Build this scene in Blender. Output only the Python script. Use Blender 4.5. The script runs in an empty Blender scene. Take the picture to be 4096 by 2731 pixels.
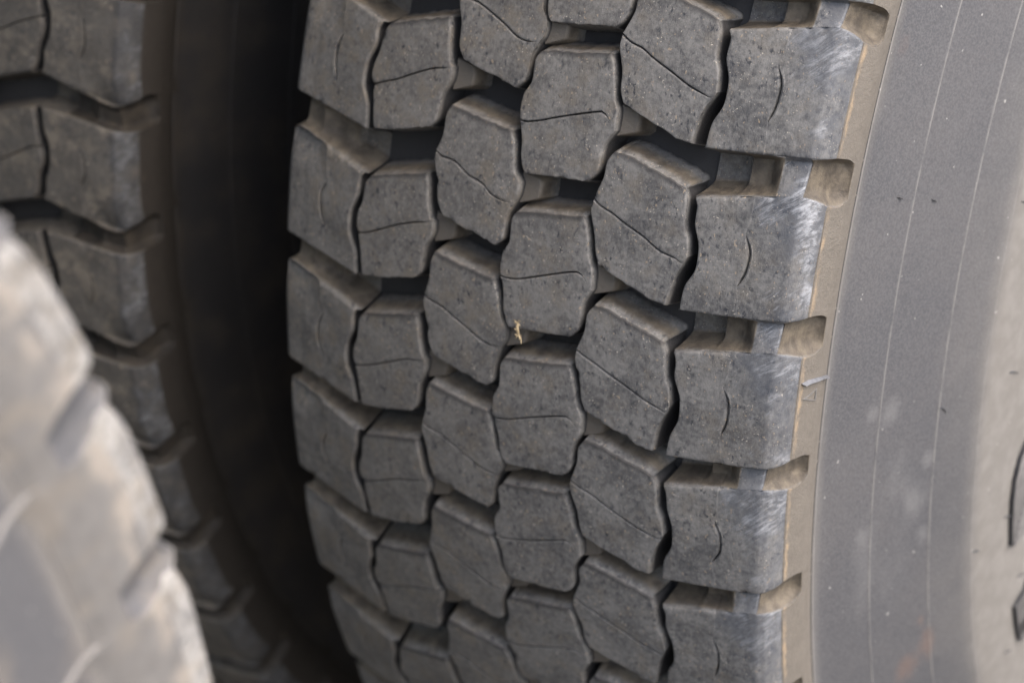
import bpy, math, random
import numpy as np
from mathutils import Matrix, Vector

scene = bpy.context.scene
R_TYRE = 0.52
ALPHA = 0.3678            # turn of the first tyre about its axle
AXLE_Z = 0.516            # axle height above the ground
DTH = 0.11582102743159696
MM = 520.0                # mm of arc per radian on the tread

# ------------------------------------------------------------------ camera
cam_d = bpy.data.cameras.new('camera')
cam = bpy.data.objects.new('camera', cam_d)
scene.collection.objects.link(cam)
rows = [[0.8058133436681185, 0.592037362052651, 0.01251467539111295],
        [-0.28059726065402457, 0.36313581857314825, 0.8884804750711559],
        [-0.5214691098040842, 0.7194610060336472, -0.4587437501668967]]
rm = Matrix([[rows[0][i], rows[1][i], -rows[2][i]] for i in range(3)]).to_4x4()
cam.matrix_world = Matrix.Translation((0.50578911, -1.18568116, 0.46346731 + AXLE_Z)) @ rm
cam_d.sensor_width = 36.0
cam_d.lens = 83.03
cam_d.clip_start = 0.02
cam_d.clip_end = 500.0
cam_d.dof.use_dof = True
cam_d.dof.focus_distance = 0.858
cam_d.dof.aperture_fstop = 8.2
scene.camera = cam

# ------------------------------------------------------------------ light
SUN_EL, SUN_AZ = 55.0, 88.0      # azimuth measured from -Y (towards the lens) round to +X
world = bpy.data.worlds.new('World')
scene.world = world
world.use_nodes = True
wn = world.node_tree
bg = wn.nodes['Background']
sky = wn.nodes.new('ShaderNodeTexSky')
sky.sky_type = 'NISHITA'
sky.sun_disc = False
sky.sun_elevation = math.radians(SUN_EL)
sky.sun_rotation = math.radians(180.0 - SUN_AZ)
sky.air_density = 1.0
sky.dust_density = 4.5
sky.ozone_density = 1.0
wn.links.new(sky.outputs[0], bg.inputs[0])
bg.inputs[1].default_value = 0.15
sun_d = bpy.data.lights.new('sun', 'SUN')
sun_d.energy = 0.8
sun_d.angle = math.radians(70)
sun_d.color = (1.0, 0.985, 0.96)
sun = bpy.data.objects.new('sun', sun_d)
scene.collection.objects.link(sun)
az = math.radians(SUN_AZ); el = math.radians(SUN_EL)
to_sun = Vector((math.sin(az) * math.cos(el), -math.cos(az) * math.cos(el), math.sin(el)))
sun.rotation_euler = (-to_sun).to_track_quat('-Z', 'Y').to_euler()
scene.view_settings.view_transform = 'Standard'
scene.view_settings.look = 'None'
scene.view_settings.gamma = 1.0
scene.view_settings.use_curve_mapping = False
scene.view_settings.exposure = 1.7
scene.render.engine = 'CYCLES'
scene.cycles.max_bounces = 8
scene.cycles.diffuse_bounces = 4

# ------------------------------------------------------------------ helpers
def link(name, verts, faces, mat, parent=None, attrs=None, sharp=38.0):
    me = bpy.data.meshes.new(name)
    me.from_pydata([tuple(v) for v in verts], [], faces)
    me.validate()
    for k, (kind, data) in (attrs or {}).items():
        a = me.attributes.new(k, kind, 'POINT')
        a.data.foreach_set('vector' if kind == 'FLOAT_VECTOR' else 'value', np.asarray(data, dtype=np.float32).ravel())
    me.polygons.foreach_set('use_smooth', [True] * len(me.polygons))
    if sharp: me.set_sharp_from_angle(angle=math.radians(sharp))
    if mat: me.materials.append(mat)
    o = bpy.data.objects.new(name, me)
    scene.collection.objects.link(o)
    if parent: o.parent = parent
    return o

def tag(o, label, cat, group=None):
    o['label'] = label; o['category'] = cat
    if group: o['group'] = group

def empty(name, label, cat, group=None):
    o = bpy.data.objects.new(name, None)
    o.empty_display_size = 0.05
    scene.collection.objects.link(o)
    tag(o, label, cat, group)
    return o

def curve(pts, n=None, ts=None):
    """Catmull-Rom through pts, sampled at chord-length parameters ts in 0..1"""
    p = np.array(pts, float)
    d = np.r_[0, np.cumsum(np.linalg.norm(np.diff(p, axis=0), axis=1))]; d /= d[-1]
    t = np.linspace(0, 1, n) if ts is None else np.asarray(ts)
    m = np.zeros_like(p)
    m[1:-1] = (p[2:] - p[:-2]) / (d[2:] - d[:-2])[:, None]
    m[0] = (p[1] - p[0]) / (d[1] - d[0]); m[-1] = (p[-1] - p[-2]) / (d[-1] - d[-2])
    m *= 0.8
    out = []
    for x in t:
        i = min(max(np.searchsorted(d, x) - 1, 0), len(d) - 2)
        h = d[i + 1] - d[i]; u = (x - d[i]) / h
        out.append((2*u**3 - 3*u**2 + 1) * p[i] + (u**3 - 2*u**2 + u) * h * m[i]
                   + (-2*u**3 + 3*u**2) * p[i + 1] + (u**3 - u**2) * h * m[i + 1])
    return np.array(out)

def face_r(x):                     # crown of the tread, mm
    return 520.0 - 8.934602 * ((x - 12.5) / 115.0) ** 2

def to_xyz(x, s, r):               # mm -> metres in the tyre's frame
    th = np.asarray(s) / MM
    return np.stack([np.asarray(x) / 1000.0, -np.asarray(r) / 1000.0 * np.cos(th), np.asarray(r) / 1000.0 * np.sin(th)], -1)

def grid_faces(nu, nv, base=0):
    return [(base + i*nv + j, base + (i+1)*nv + j, base + (i+1)*nv + j + 1, base + i*nv + j + 1)
            for i in range(nu - 1) for j in range(nv - 1)]
# ------------------------------------------------------------------ materials
def nd(nt, t, **kw):
    n = nt.nodes.new(t)
    for k, v in kw.items():
        if k.startswith('i_'):
            key = k[2:]
            n.inputs[int(key) if key.isdigit() else key].default_value = v
        else: setattr(n, k, v)
    return n

def mixc(nt, fac, a, b, blend='MIX'):
    n = nt.nodes.new('ShaderNodeMix'); n.data_type = 'RGBA'; n.blend_type = blend
    for sock, v in ((n.inputs[0], fac), (n.inputs[6], a), (n.inputs[7], b)):
        if hasattr(v, 'is_output'): nt.links.new(v, sock)
        else: sock.default_value = v if not isinstance(v, tuple) else (*v, 1.0)
    return n.outputs[2]

def mth(nt, op, a, b=0.0, clamp=False):
    n = nt.nodes.new('ShaderNodeMath'); n.operation = op; n.use_clamp = clamp
    for sock, v in ((n.inputs[0], a), (n.inputs[1], b)):
        if hasattr(v, 'is_output'): nt.links.new(v, sock)
        else: sock.default_value = v
    return n.outputs[0]

def ramp(nt, val, lo, hi):
    n = nt.nodes.new('ShaderNodeMapRange'); n.interpolation_type = 'SMOOTHSTEP'
    nt.links.new(val, n.inputs[0])
    n.inputs[1].default_value = lo; n.inputs[2].default_value = hi
    return n.outputs[0]

def noise(nt, vec, scale, detail=4, rough=0.55, dist=0.0):
    n = nd(nt, 'ShaderNodeTexNoise', i_Scale=scale, i_Detail=detail, i_Roughness=rough, i_Distortion=dist)
    nt.links.new(vec, n.inputs['Vector'])
    return n.outputs[0]

def mapping(nt, vec, scale=(1, 1, 1), rot=(0, 0, 0)):
    r = nd(nt, 'ShaderNodeMapping'); nt.links.new(vec, r.inputs[0])
    r.inputs['Rotation'].default_value = rot
    r.inputs['Scale'].default_value = (1, 1, 1)
    q = nd(nt, 'ShaderNodeVectorMath', operation='MULTIPLY'); nt.links.new(r.outputs[0], q.inputs[0])
    q.inputs[1].default_value = scale
    return q.outputs[0]

def attr(nt, name):
    n = nd(nt, 'ShaderNodeAttribute', attribute_name=name)
    return n

def new_mat(name):
    m = bpy.data.materials.new(name); m.use_nodes = True
    nt = m.node_tree
    return m, nt, nt.nodes['Principled BSDF']

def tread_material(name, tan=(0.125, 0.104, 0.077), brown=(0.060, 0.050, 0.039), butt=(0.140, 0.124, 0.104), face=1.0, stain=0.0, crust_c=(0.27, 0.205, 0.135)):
    """worn dusty tread rubber; 'pos' is mm across / along / below the tread, 'dust' the dirt in grooves, 'scuff' the worn shoulder"""
    m, nt, b = new_mat(name)
    L = nt.links.new
    pos = attr(nt, 'pos').outputs['Vector']
    inf = nd(nt, 'ShaderNodeObjectInfo')
    sc = nd(nt, 'ShaderNodeVectorMath', operation='MULTIPLY_ADD')
    comb = nd(nt, 'ShaderNodeCombineXYZ')
    for i, k in enumerate((731.0, 1377.0, 417.0)): L(mth(nt, 'MULTIPLY', inf.outputs['Random'], k), comb.inputs[i])
    add = nd(nt, 'ShaderNodeVectorMath', operation='ADD'); L(pos, add.inputs[0]); L(comb.outputs[0], add.inputs[1])
    v = add.outputs[0]
    dust = attr(nt, 'dust').outputs['Fac']; scuff = attr(nt, 'scuff').outputs['Fac']
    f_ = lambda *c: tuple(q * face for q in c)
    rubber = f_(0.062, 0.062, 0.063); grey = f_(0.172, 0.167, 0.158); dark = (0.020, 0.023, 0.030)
    # worn face: mottled grey film over black
    big = noise(nt, v, 0.06, 5, 0.65)
    med = noise(nt, v, 0.40, 6, 0.7)
    film = ramp(nt, mth(nt, 'ADD', mth(nt, 'MULTIPLY', big, 0.5), mth(nt, 'MULTIPLY', med, 0.6)), 0.40, 0.68)
    col = mixc(nt, film, rubber, grey)
    # warm dirt areas
    warm = ramp(nt, noise(nt, mapping(nt, v, (1, 1, 1)), 0.09, 5, 0.65), 0.47, 0.72)
    sx = nd(nt, 'ShaderNodeSeparateXYZ'); L(pos, sx.inputs[0])
    inner = ramp(nt, sx.outputs[0], 125.0, -60.0)           # more road dirt towards the inner side
    wf = mth(nt, 'MULTIPLY', mth(nt, 'ADD', warm, mth(nt, 'MULTIPLY', inner, 0.35), True), mth(nt, 'ADD', 0.48, mth(nt, 'MULTIPLY', inner, 0.40)))
    col = mixc(nt, wf, col, (0.138, 0.120, 0.096))
    # dark bare spots
    spots = ramp(nt, noise(nt, mapping(nt, v, (0.50, 0.30, 0.4)), 1.0, 4, 0.6), 0.55, 0.68)
    gate = ramp(nt, noise(nt, v, 0.07, 2), 0.36, 0.58)
    col = mixc(nt, mth(nt, 'MULTIPLY', mth(nt, 'MULTIPLY', spots, gate), 0.85), col, dark)
    # fine wear grain along the rolling direction
    grain = noise(nt, mapping(nt, v, (2.6, 0.55, 1.5)), 1.0, 4, 0.65)
    col = mixc(nt, mth(nt, 'MULTIPLY', ramp(nt, grain, 0.46, 0.68), 0.30), col, (0.18, 0.173, 0.162))
    col = mixc(nt, mth(nt, 'MULTIPLY', ramp(nt, grain, 0.5, 0.30), 0.30), col, (0.024, 0.025, 0.028))
    # specks of grit
    sp = ramp(nt, noise(nt, v, 1.25, 1, 0.4), 0.685, 0.73)
    gz = ramp(nt, noise(nt, v, 0.14, 3), 0.44, 0.64)
    col = mixc(nt, mth(nt, 'MULTIPLY', mth(nt, 'MULTIPLY', sp, gz), 1.0), col, (0.40, 0.36, 0.30))
    sp2 = ramp(nt, noise(nt, mapping(nt, v, (0.9, 0.55, 0.8)), 1.0, 1, 0.4), 0.70, 0.75)
    col = mixc(nt, mth(nt, 'MULTIPLY', sp2, 0.7), col, (0.30, 0.235, 0.165))
    col = mixc(nt, ramp(nt, dust, -0.05, -0.5), col, (0.029, 0.028, 0.028))      # bare rubber, with the shade of the grooves put into the colour
    # scuffs on the shoulder
    sw = nd(nt, 'ShaderNodeVectorMath', operation='SCALE'); sw.inputs['Scale'].default_value = 3.5
    wn_ = nd(nt, 'ShaderNodeTexNoise', i_Scale=0.05, i_Detail=2); L(v, wn_.inputs['Vector']); L(wn_.outputs[1], sw.inputs[0])
    va = nd(nt, 'ShaderNodeVectorMath', operation='ADD'); L(v, va.inputs[0]); L(sw.outputs[0], va.inputs[1]); vw = va.outputs[0]
    st = noise(nt, mapping(nt, vw, (0.085, 0.55, 0.2), (0, 0, math.radians(-40))), 1.0, 6, 0.78)
    st2 = noise(nt, mapping(nt, vw, (0.16, 1.25, 0.3), (0, 0, math.radians(-50))), 1.0, 3, 0.6)
    patch = noise(nt, v, 0.085, 3, 0.5)
    blue = tuple(q * min(face, 1.0) for q in (0.062, 0.069, 0.083))
    sz = mth(nt, 'ADD', scuff, mth(nt, 'MULTIPLY', mth(nt, 'SUBTRACT', noise(nt, v, 0.13, 5, 0.65), 0.5), mth(nt, 'MULTIPLY', scuff, 2.6)))
    col = mixc(nt, mth(nt, 'MULTIPLY', ramp(nt, sz, 0.10, 1.1), 0.62), col, blue)
    s1 = mth(nt, 'MULTIPLY', ramp(nt, st, 0.40, 0.70), ramp(nt, mth(nt, 'ADD', patch, mth(nt, 'MULTIPLY', mth(nt, 'SUBTRACT', scuff, 0.75), 0.20)), 0.50, 0.68))
    s2 = mth(nt, 'MULTIPLY', ramp(nt, st2, 0.48, 0.72), mth(nt, 'MULTIPLY', ramp(nt, patch, 0.42, 0.66), 0.55))
    s3 = mth(nt, 'MULTIPLY', ramp(nt, st, 0.66, 0.78), 0.45)
    s4 = mth(nt, 'MULTIPLY', ramp(nt, scuff, 0.92, 1.25), mth(nt, 'MULTIPLY', ramp(nt, st, 0.45, 0.64), mth(nt, 'MULTIPLY', ramp(nt, patch, 0.30, 0.54), 0.75)))
    s = mth(nt, 'MULTIPLY', mth(nt, 'MAXIMUM', mth(nt, 'MAXIMUM', s1, s4), mth(nt, 'MAXIMUM', s2, s3)), mth(nt, 'MULTIPLY', ramp(nt, sz, 0.02, 0.5), mth(nt, 'ADD', 0.55, mth(nt, 'MULTIPLY', inf.outputs['Random'], 0.75))), True)
    col = mixc(nt, mth(nt, 'MULTIPLY', s, 0.88), col, tuple(q * min(face, 1.0) ** .6 for q in (0.31, 0.32, 0.335)))
    # dirt on the walls and floors of the grooves
    dn = noise(nt, v, 0.16, 4, 0.6)
    dcol = mixc(nt, ramp(nt, dn, 0.32, 0.68), brown, tan)
    de = mth(nt, 'ADD', dust, mth(nt, 'MULTIPLY', mth(nt, 'SUBTRACT', noise(nt, v, 0.45, 4, 0.65), 0.5), 0.55))
    col = mixc(nt, ramp(nt, de, 0.22, 0.85), col, dcol)
    col = mixc(nt, ramp(nt, dust, 1.0, 1.3), col, mixc(nt, ramp(nt, dn, 0.3, 0.7), butt, tuple(q * .86 for q in butt)))
    if stain: col = mixc(nt, mth(nt, 'MULTIPLY', ramp(nt, noise(nt, v, 0.06, 4, 0.6), 0.46, 0.66), stain), col, (0.26, 0.215, 0.16))
    # ochre crust along the worn edge of the shoulder
    crust = attr(nt, 'crust').outputs['Fac']
    cn = ramp(nt, mth(nt, 'ADD', mth(nt, 'MULTIPLY', noise(nt, mapping(nt, v, (.35, .12, .35)), 1.0, 6, 0.75), 1.1), mth(nt, 'MULTIPLY', crust, 0.42)), 0.80, 1.06)
    col = mixc(nt, mth(nt, 'MULTIPLY', cn, mth(nt, 'MULTIPLY', mth(nt, 'MULTIPLY', crust, 1.2), ramp(nt, noise(nt, v, 0.06, 3), 0.36, 0.6), True)), col, crust_c)
    L(col, b.inputs['Base Color'])
    rr = nd(nt, 'ShaderNodeMapRange'); L(med, rr.inputs[0]); rr.inputs[3].default_value = 0.52; rr.inputs[4].default_value = 0.80
    L(rr.outputs[0], b.inputs['Roughness'])
    b.inputs['Specular IOR Level'].default_value = 0.33
    # relief
    h = mth(nt, 'ADD', mth(nt, 'MULTIPLY', grain, 0.10), mth(nt, 'MULTIPLY', noise(nt, v, 0.5, 5, 0.6), 0.45))
    h = mth(nt, 'SUBTRACT', h, mth(nt, 'MULTIPLY', mth(nt, 'MULTIPLY', spots, gate), 0.12))
    h = mth(nt, 'ADD', h, mth(nt, 'MULTIPLY', noise(nt, mapping(nt, v, (2, 2, 2)), 1.0, 3, 0.6), 0.10))
    h = mth(nt, 'ADD', h, mth(nt, 'MULTIPLY', mth(nt, 'MULTIPLY', noise(nt, v, 0.8, 5, 0.7), dust, True), 0.6))
    bp = nd(nt, 'ShaderNodeBump'); bp.inputs['Strength'].default_value = 0.8; bp.inputs['Distance'].default_value = 0.0006
    L(h, bp.inputs['Height']); L(bp.outputs[0], b.inputs['Normal'])
    return m

def sidewall_material(name, k=1.0, dirt=1.0):
    m, nt, b = new_mat(name); L = nt.links.new
    tc = nd(nt, 'ShaderNodeTexCoord')
    p = mapping(nt, tc.outputs['Object'], (1000, 1000, 1000))
    dust = attr(nt, 'dust').outputs['Fac']; line = attr(nt, 'rib').outputs['Fac']; rust = attr(nt, 'rust').outputs['Fac']; smudge = attr(nt, 'smudge').outputs['Fac']
    big = noise(nt, p, 0.02, 5, 0.6)
    med = noise(nt, p, 0.12, 4, 0.6)
    fine = noise(nt, p, 1.1, 3, 0.6)
    base = mixc(nt, ramp(nt, big, 0.35, 0.68), (0.056, 0.056, 0.060), (0.069, 0.067, 0.069))
    base = mixc(nt, mth(nt, 'MULTIPLY', ramp(nt, fine, 0.36, 0.66), 0.42), base, (0.125, 0.125, 0.127))
    base = mixc(nt, mth(nt, 'MULTIPLY', ramp(nt, noise(nt, p, 0.7, 2), 0.52, 0.30), 0.40), base, (0.046, 0.047, 0.052))
    warm = mixc(nt, ramp(nt, med, 0.35, 0.7), (0.152, 0.142, 0.128), (0.184, 0.173, 0.158))
    de = mth(nt, 'ADD', dust, mth(nt, 'MULTIPLY', mth(nt, 'SUBTRACT', big, 0.5), 0.25))
    col = mixc(nt, ramp(nt, de, 0.05, 1.0), base, warm)
    # powdery smears and specks
    sm = ramp(nt, mth(nt, 'MULTIPLY', smudge, mth(nt, 'ADD', noise(nt, p, 0.10, 5, 0.7), 0.25)), 0.25, 0.8)
    col = mixc(nt, mth(nt, 'MULTIPLY', sm, 0.22), col, (0.24, 0.235, 0.23))
    sp = ramp(nt, noise(nt, p, 0.42, 1, 0.3), 0.78, 0.82)
    col = mixc(nt, mth(nt, 'MULTIPLY', sp, 0.7), col, (0.34, 0.33, 0.31))
    col = mixc(nt, mth(nt, 'MULTIPLY', line, ramp(nt, noise(nt, p, 0.09, 4), 0.22, 0.6)), col, (0.205, 0.195, 0.182))
    rs = ramp(nt, mth(nt, 'MULTIPLY', rust, mth(nt, 'ADD', noise(nt, p, 0.13, 5, 0.7), 0.3)), 0.35, 0.85)
    col = mixc(nt, mth(nt, 'MULTIPLY', rs, 0.22), col, (0.22, 0.115, 0.07))
    if k > 1.0:
        col = mixc(nt, mth(nt, 'MULTIPLY', ramp(nt, noise(nt, p, 0.035, 4, 0.6), 0.48, 0.66), 0.3), col, (0.17, 0.145, 0.115))
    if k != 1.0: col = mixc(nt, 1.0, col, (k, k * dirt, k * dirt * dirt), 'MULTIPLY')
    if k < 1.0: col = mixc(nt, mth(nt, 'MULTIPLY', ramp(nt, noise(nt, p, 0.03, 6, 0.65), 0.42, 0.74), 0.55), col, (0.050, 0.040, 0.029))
    L(col, b.inputs['Base Color'])
    b.inputs['Roughness'].default_value = 0.62
    b.inputs['Specular IOR Level'].default_value = 0.4
    h = mth(nt, 'ADD', mth(nt, 'MULTIPLY', fine, 0.5), mth(nt, 'MULTIPLY', med, 0.15))
    bp = nd(nt, 'ShaderNodeBump'); bp.inputs['Strength'].default_value = 0.55; bp.inputs['Distance'].default_value = 0.0005
    L(h, bp.inputs['Height']); L(bp.outputs[0], b.inputs['Normal'])
    return m

def plain(name, c1, c2, scale, rough=0.6, metal=0.0, bump=0.0):
    m, nt, b = new_mat(name); L = nt.links.new
    tc = nd(nt, 'ShaderNodeTexCoord')
    n = noise(nt, tc.outputs['Object'], scale, 6, 0.62)
    L(mixc(nt, ramp(nt, n, 0.32, 0.68), c1, c2), b.inputs['Base Color'])
    b.inputs['Roughness'].default_value = rough; b.inputs['Metallic'].default_value = metal
    if bump:
        bp = nd(nt, 'ShaderNodeBump'); bp.inputs['Strength'].default_value = 0.6; bp.inputs['Distance'].default_value = bump
        L(n, bp.inputs['Height']); L(bp.outputs[0], b.inputs['Normal'])
    return m

M_TREAD = tread_material('worn_tread_rubber')
M_SIDE = sidewall_material('dusty_sidewall_rubber')
M_SIDE_DARK = sidewall_material('shade_darkened_sidewall_rubber', 0.24, 0.92)  # darkened copy: shade of the gap between tyres put into the colour
M_SIDE_PALE = sidewall_material('light_brightened_dusty_sidewall_rubber', 1.15, 0.985)  # paler dusty copy: stronger sky light on the near tyre painted in
M_TREAD_DIM = tread_material('shade_darkened_tread_rubber', (0.040, 0.033, 0.025), (0.022, 0.019, 0.016), (0.030, 0.025, 0.020), 0.37)  # shaded copy of the tread colours for the dim inner tyre
M_TREAD_PALE = tread_material('light_brightened_dusty_tread_rubber', (0.09, 0.088, 0.092), (0.065, 0.064, 0.067), (0.155, 0.147, 0.138), 2.6, 0.25, (0.25, 0.222, 0.19))  # lit copy: bright edges and shaded recesses painted into the dusty colours
M_BLACK = plain('bare_black_rubber', (0.018, 0.018, 0.02), (0.035, 0.034, 0.034), 300, 0.5)
M_GREYRUB = plain('pale_rubber_shaving', (0.075, 0.077, 0.082), (0.13, 0.13, 0.137), 400, 0.55)
M_STRAW = plain('dry_straw', (0.30, 0.23, 0.13), (0.45, 0.36, 0.22), 500, 0.7)
M_STEEL = plain('painted_steel', (0.04, 0.04, 0.042), (0.07, 0.065, 0.06), 20, 0.5, 0.0, 0.001)
M_GROUND = plain('packed_earth', (0.07, 0.063, 0.055), (0.12, 0.108, 0.092), 9, 0.9, 0.0, 0.01)
M_HATCH = plain('grey_letter_rubber', (0.15, 0.145, 0.138), (0.20, 0.19, 0.18), 300, 0.55)
# ------------------------------------------------------------------ tread pattern: mm across the tread, mm along it
ROWS = {
 'B': dict(
  left=[(-55.9,-44.1),(-58.0,-47.2),(-59.1,-56.1),(-61.2,-60.5),(-61.5,-65.9),(-60.2,-69.6),(-59.0,-75.7),(-58.0,-81.9),(-57.1,-86.2),(-56.2,-87.0)],
  top=[(-55.9,-44.1),(-46.9,-41.3),(-38.1,-38.6),(-26.0,-35.3)],
  right=[(-26.0,-35.3),(-24.8,-39.5),(-23.9,-45.6),(-22.0,-52.9),(-20.3,-53.8),(-20.6,-59.0),(-23.6,-65.5),(-24.3,-71.3),(-24.8,-76.4),(-27.7,-79.4)],
  bottom=[(-56.2,-87.0),(-47.2,-85.3),(-27.7,-79.4)],
  sipe=[(-60.2,-69.6),(-55.9,-68.3),(-49.0,-65.0),(-39.9,-60.5),(-31.0,-56.9),(-24.5,-54.9),(-21.6,-53.3)],
 ),
 'C': dict(
  left=[(-18.8,-5.5),(-20.5,-9.5),(-20.9,-17.7),(-23.0,-25.0),(-23.3,-28.3),(-20.8,-36.2),(-19.7,-44.6),(-17.7,-48.4),(-16.4,-49.7)],
  top=[(-18.8,-5.5),(-10.8,-6.5),(-0.2,-7.8),(11.6,-8.6)],
  right=[(11.6,-8.6),(14.0,-12.9),(15.0,-18.9),(16.1,-24.0),(19.0,-26.9),(18.7,-33.0),(16.7,-36.6),(15.1,-41.4),(14.4,-49.0),(14.0,-51.8),(10.7,-54.8)],
  bottom=[(-16.4,-49.7),(-7.5,-51.7),(2.7,-53.2),(9.2,-54.7),(10.7,-54.8)],
  sipe=[(-23.0,-25.0),(-20.6,-26.2),(-13.8,-27.1),(-6.4,-30.0),(0.8,-32.9),(5.9,-35.2),(10.9,-36.4),(16.7,-35.8)],
 ),
 'D': dict(
  left=[(18.5,-38.9),(16.7,-42.1),(16.7,-51.0),(14.2,-56.4),(13.9,-62.0),(14.1,-66.0),(15.2,-68.0),(16.7,-73.6),(17.2,-79.5),(18.5,-84.0),(20.2,-85.9)],
  top=[(18.5,-38.9),(26.2,-37.1),(36.1,-35.5),(49.1,-33.0)],
  right=[(49.1,-33.0),(50.9,-35.4),(52.8,-42.2),(53.5,-46.5),(54.7,-50.1),(56.3,-52.7),(56.5,-60.8),(53.2,-67.2),(52.7,-72.5),(52.6,-76.5),(51.0,-79.7),(48.2,-82.2)],
  bottom=[(20.2,-85.9),(25.7,-85.3),(35.5,-83.8),(48.2,-82.2)],
  sipe=[(14.1,-66.0),(16.6,-66.1),(22.0,-65.0),(31.5,-61.3),(45.0,-56.1),(50.3,-55.1)],
 ),
 'E': dict(
  left=[(57.5,-5.3),(55.0,-9.2),(54.7,-16.0),(51.6,-25.1),(51.3,-29.6),(54.5,-38.2),(55.5,-45.2),(57.5,-49.9)],
  top=[(57.5,-5.3),(63.7,-5.4),(71.7,-7.5),(81.6,-9.8),(88.4,-11.8)],
  right=[(88.4,-11.8),(90.2,-15.7),(91.1,-26.1),(93.3,-29.7),(94.1,-37.0),(90.5,-45.3),(89.4,-49.5),(88.1,-58.1)],
  bottom=[(57.5,-49.9),(65.2,-52.5),(75.2,-55.3),(81.7,-57.7),(87.8,-58.2)],
  sipe=[(51.6,-25.1),(55.9,-26.9),(60.5,-28.4),(66.2,-30.9),(74.3,-34.0),(82.3,-37.6),(88.7,-39.3),(91.3,-40.0),(92.9,-39.3)],
 ),
 'F': dict(left=[(92.2, -14.3), (93.5, -17.4), (93.7, -24.3), (96.8, -32.0), (96.9, -41.1), (93.4, -48.9), (92.5, -58.5)], sipe=[(114.7, -23.1), (116.1, -26.0), (117.3, -29.7), (117.2, -37.3), (114.3, -43.7)]),
}
DEPTH = 15.5
SPLIT = {'B': (5, 4), 'C': (3, 6), 'D': (5, 6), 'E': (3, 4)}   # where the sipe meets the left and right edge
LEDGE = {'B': (-22.0, -13.5), 'C': (17.0, 25.0), 'D': (54.0, 62.5)}

def edge_params(length, fine):
    """0..1 stations, crowded towards both ends"""
    e = np.array(fine) / length
    n = max(3, int(length / 2.2))
    mid = np.linspace(e[-1], 1 - e[-1], n)
    return np.r_[e[:-1], mid, 1 - e[:-1][::-1]]

FINE = (0, .25, .6, 1.1, 1.8, 3.0)

def loop_normals(P):
    """outward normals of a closed loop in the (x, s) plane"""
    d = np.roll(P, -1, 0) - np.roll(P, 1, 0)
    n = np.stack([d[:, 1], -d[:, 0]], -1)
    n /= np.linalg.norm(n, axis=1)[:, None] + 1e-9
    for _ in range(2): n = (np.roll(n, 1, 0) + 2*n + np.roll(n, -1, 0)); n /= np.linalg.norm(n, axis=1)[:, None] + 1e-9
    area = np.sum(P[:, 0] * np.roll(P[:, 1], -1) - np.roll(P[:, 0], -1) * P[:, 1])
    return n if area > 0 else -n

def ledge_geo(x0, x1, s0, s1, top, V, F, D, S):
    """low dusty step at the foot of a block"""
    xs = [x0, (x0 + x1) / 2, x1 - .8, x1]; ss = [s0 + 2.2, s0 + .6, s0, s1 - 2.0, s1 - .4, s1]
    b = len(V)
    poly = [(x0, s1 + .5), (x1 - 1.2, s1 + .5 - 1.0), (x1, s1 - 2.0), (x1, s0 + 4.2), (x1 - 1.0, s0 + 3.2), (x0, s0)]
    P = np.array(poly); n = loop_normals(P)
    rings = [(top, 0.0), (top + .6, .5), (DEPTH, 2.0)]
    for dep, off in rings:
        for q in P + n * off: V.append((q[0], q[1], face_r(q[0]) - dep)); D.append(1.2 if dep < 6 else .3); S.append(0)
    k = len(P)
    F.append(tuple(b + i for i in range(k)))
    for r in range(2):
        for i in range(k): F.append((b + r*k + i, b + (r+1)*k + i, b + (r+1)*k + (i+1) % k, b + r*k + (i+1) % k))

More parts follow.
